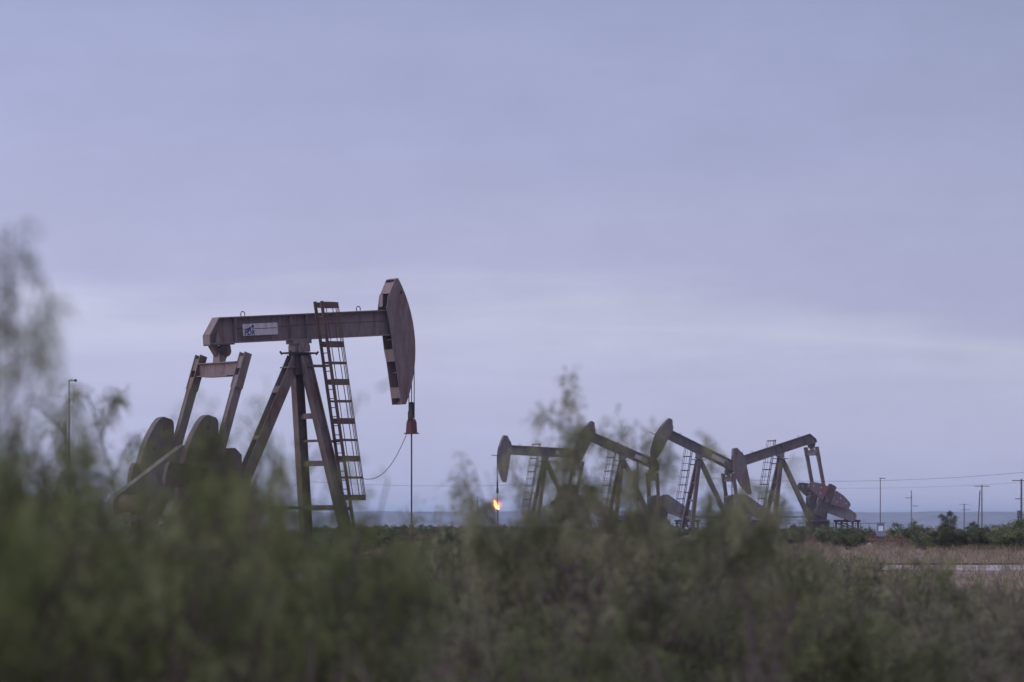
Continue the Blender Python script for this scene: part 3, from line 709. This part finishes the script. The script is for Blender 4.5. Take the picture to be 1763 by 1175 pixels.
tc = N(nt, 'ShaderNodeTexCoord'); gr = N(nt, 'ShaderNodeTexGradient', gradient_type='SPHERICAL'); nt.links.new(tc.outputs['Object'], gr.inputs['Vector'])
mu = N(nt, 'ShaderNodeMath', operation='POWER'); mu.inputs[1].default_value = 3.2; nt.links.new(gr.outputs['Fac'], mu.inputs[0])
ms = N(nt, 'ShaderNodeMath', operation='MULTIPLY'); ms.inputs[1].default_value = 5.5; nt.links.new(mu.outputs[0], ms.inputs[0])
em = N(nt, 'ShaderNodeEmission'); em.inputs['Color'].default_value = (1, .2, .045, 1); nt.links.new(ms.outputs[0], em.inputs['Strength'])
nt.links.new(em.outputs[0], nt.nodes['Material Output'].inputs['Volume'])
bmg = bmesh.new(); bmesh.ops.create_icosphere(bmg, subdivisions=3, radius=1.0); me = bpy.data.meshes.new('flame_glow'); bmg.to_mesh(me); bmg.free(); me.materials.append(m)
o = bpy.data.objects.new('flame_glow', me); COL.objects.link(o); o.parent = fl; o.location = (.02, 0, b0 + .95); o.scale = (1.75, 1.75, 1.8)

# ------------------------------------------------------------------ air
hz = MB().box((0, 4480, -4), (6300, 8960, 48)).build('haze', bpy.data.materials.new('evening haze')); tag(hz, kind='stuff', label='thin blue evening haze over the plain')
hm_ = hz.data.materials[0]; hm_.use_nodes = True; nt = hm_.node_tree; nt.nodes.remove(nt.nodes['Principled BSDF'])
pvn = N(nt, 'ShaderNodeVolumePrincipled'); pvn.inputs['Color'].default_value = (.5, .68, 1, 1); pvn.inputs['Density'].default_value = 1.75e-4; pvn.inputs['Anisotropy'].default_value = .2
nt.links.new(pvn.outputs[0], nt.nodes['Material Output'].inputs['Volume'])
hz.location = (0, 0, 0)

# ------------------------------------------------------------------ sky and light
w = bpy.data.worlds.new('World'); sc.world = w; w.use_nodes = True; nt = w.node_tree
SUN_EL, SUN_AZ = R(10), R(-108)                       # low in the west, left of the view and a little behind
bg = nt.nodes['Background']; out = nt.nodes['World Output']
sky = N(nt, 'ShaderNodeTexSky', sky_type='NISHITA'); sky.sun_disc = False; sky.sun_elevation = SUN_EL; sky.sun_rotation = SUN_AZ
nt.links.new(sky.outputs[0], bg.inputs['Color']); bg.inputs['Strength'].default_value = .08
tc = N(nt, 'ShaderNodeTexCoord'); sp = N(nt, 'ShaderNodeSeparateXYZ'); nt.links.new(tc.outputs['Generated'], sp.inputs[0])
def sky_noise(scale, stretch, detail, rough, loc=(0, 0, 0), rot=(0, 0, 0)):
    mp = N(nt, 'ShaderNodeMapping'); mp.inputs['Scale'].default_value = stretch; mp.inputs['Location'].default_value = loc; mp.inputs['Rotation'].default_value = rot
    nt.links.new(tc.outputs['Generated'], mp.inputs['Vector'])
    n = N(nt, 'ShaderNodeTexNoise'); n.inputs['Scale'].default_value = scale; n.inputs['Detail'].default_value = detail; n.inputs['Roughness'].default_value = rough
    nt.links.new(mp.outputs[0], n.inputs['Vector']); return n.outputs['Fac']
def math_(op, a, b):
    m = N(nt, 'ShaderNodeMath', operation=op)
    for i, v in enumerate((a, b)):
        if isinstance(v, (int, float)): m.inputs[i].default_value = v
        else: nt.links.new(v, m.inputs[i])
    return m.outputs[0]
big = sky_noise(1.0, (6, 6, 30), 3, .5, (1.3, 0, 0)); fine = sky_noise(1.0, (14, 14, 150), 6, .6, (0, 2, 0), (0, R(4), 0)); mott = sky_noise(1.0, (32, 32, 60), 5, .65, (3, 0, 0))
# cloud height coordinate: elevation, sloping a little to the right and warped by the big noise
cz = math_('ADD', sp.outputs['Z'], math_('MULTIPLY', sp.outputs['X'], .055))
cz = math_('ADD', cz, math_('MULTIPLY', math_('SUBTRACT', big, .5), .045))
cz = math_('ADD', cz, math_('MULTIPLY', math_('SUBTRACT', fine, .5), .022))
mulo = math_('MULTIPLY', cz, 5.0)
bright = math_('ADD', math_('ADD', math_('MULTIPLY', math_('SUBTRACT', mott, .5), .16), math_('MULTIPLY', math_('SUBTRACT', fine, .5), .14)), 1.03)
bright = math_('SUBTRACT', bright, math_('MULTIPLY', sp.outputs['X'], .45))
def lin(r, g, b): return tuple((c / 255 / 12.92 if c < 10 else ((c / 255 + .055) / 1.055) ** 2.4) for c in (r, g, b))
cr = ramp(nt, mulo, [(0.0, lin(183, 188, 222)), (.12, lin(187, 190, 223)), (.2, lin(189, 192, 224)), (.255, lin(197, 199, 227)), (.31, lin(179, 181, 216)), (.5, lin(168, 173, 211)), (.7, lin(157, 164, 202)), (.82, lin(152, 157, 192)), (1.0, lin(160, 160, 180))])
b2 = N(nt, 'ShaderNodeBackground'); nt.links.new(cr.outputs['Color'], b2.inputs['Color']); mr = N(nt, 'ShaderNodeMapRange', interpolation_type='SMOOTHSTEP'); mr.inputs['From Min'].default_value = .16; mr.inputs['From Max'].default_value = .8; mr.inputs['To Min'].default_value = 1.0; mr.inputs['To Max'].default_value = 2.3
nt.links.new(sp.outputs['Z'], mr.inputs['Value']); nt.links.new(math_('MULTIPLY', mr.outputs['Result'], bright), b2.inputs['Strength'])
mxs = N(nt, 'ShaderNodeMixShader'); mxs.inputs[0].default_value = .9; nt.links.new(bg.outputs[0], mxs.inputs[1]); nt.links.new(b2.outputs[0], mxs.inputs[2]); nt.links.new(mxs.outputs[0], out.inputs['Surface'])
su = bpy.data.lights.new('sun', 'SUN'); su.energy = 1.1; su.angle = R(40); su.color = (1, .82, .78)
so = bpy.data.objects.new('sun', su); COL.objects.link(so)
dirv = Vector((math.sin(SUN_AZ) * math.cos(SUN_EL), math.cos(SUN_AZ) * math.cos(SUN_EL), math.sin(SUN_EL)))
so.rotation_euler = dirv.to_track_quat('Z', 'Y').to_euler(); so.location = (-20, 0, 15)

# ------------------------------------------------------------------ camera and render settings
cam = bpy.data.cameras.new('camera'); co = bpy.data.objects.new('camera', cam); COL.objects.link(co); sc.camera = co
co.location = (0, 0, EYE); co.rotation_euler = (R(90), 0, 0)
cam.sensor_width = 36; cam.lens = 135; cam.shift_y = (HY - 587.5) / 1763; cam.clip_start = .3; cam.clip_end = 20000
cam.dof.use_dof = True; cam.dof.focus_distance = 142; cam.dof.aperture_fstop = 4.6
sc.view_settings.view_transform = 'Standard'; sc.view_settings.look = 'None'; sc.view_settings.exposure = 0; sc.view_settings.gamma = 1
c = sc.cycles; c.use_denoising = True; c.max_bounces = 6; c.diffuse_bounces = 3; c.volume_bounces = 1; c.transparent_max_bounces = 8; c.use_adaptive_sampling = False
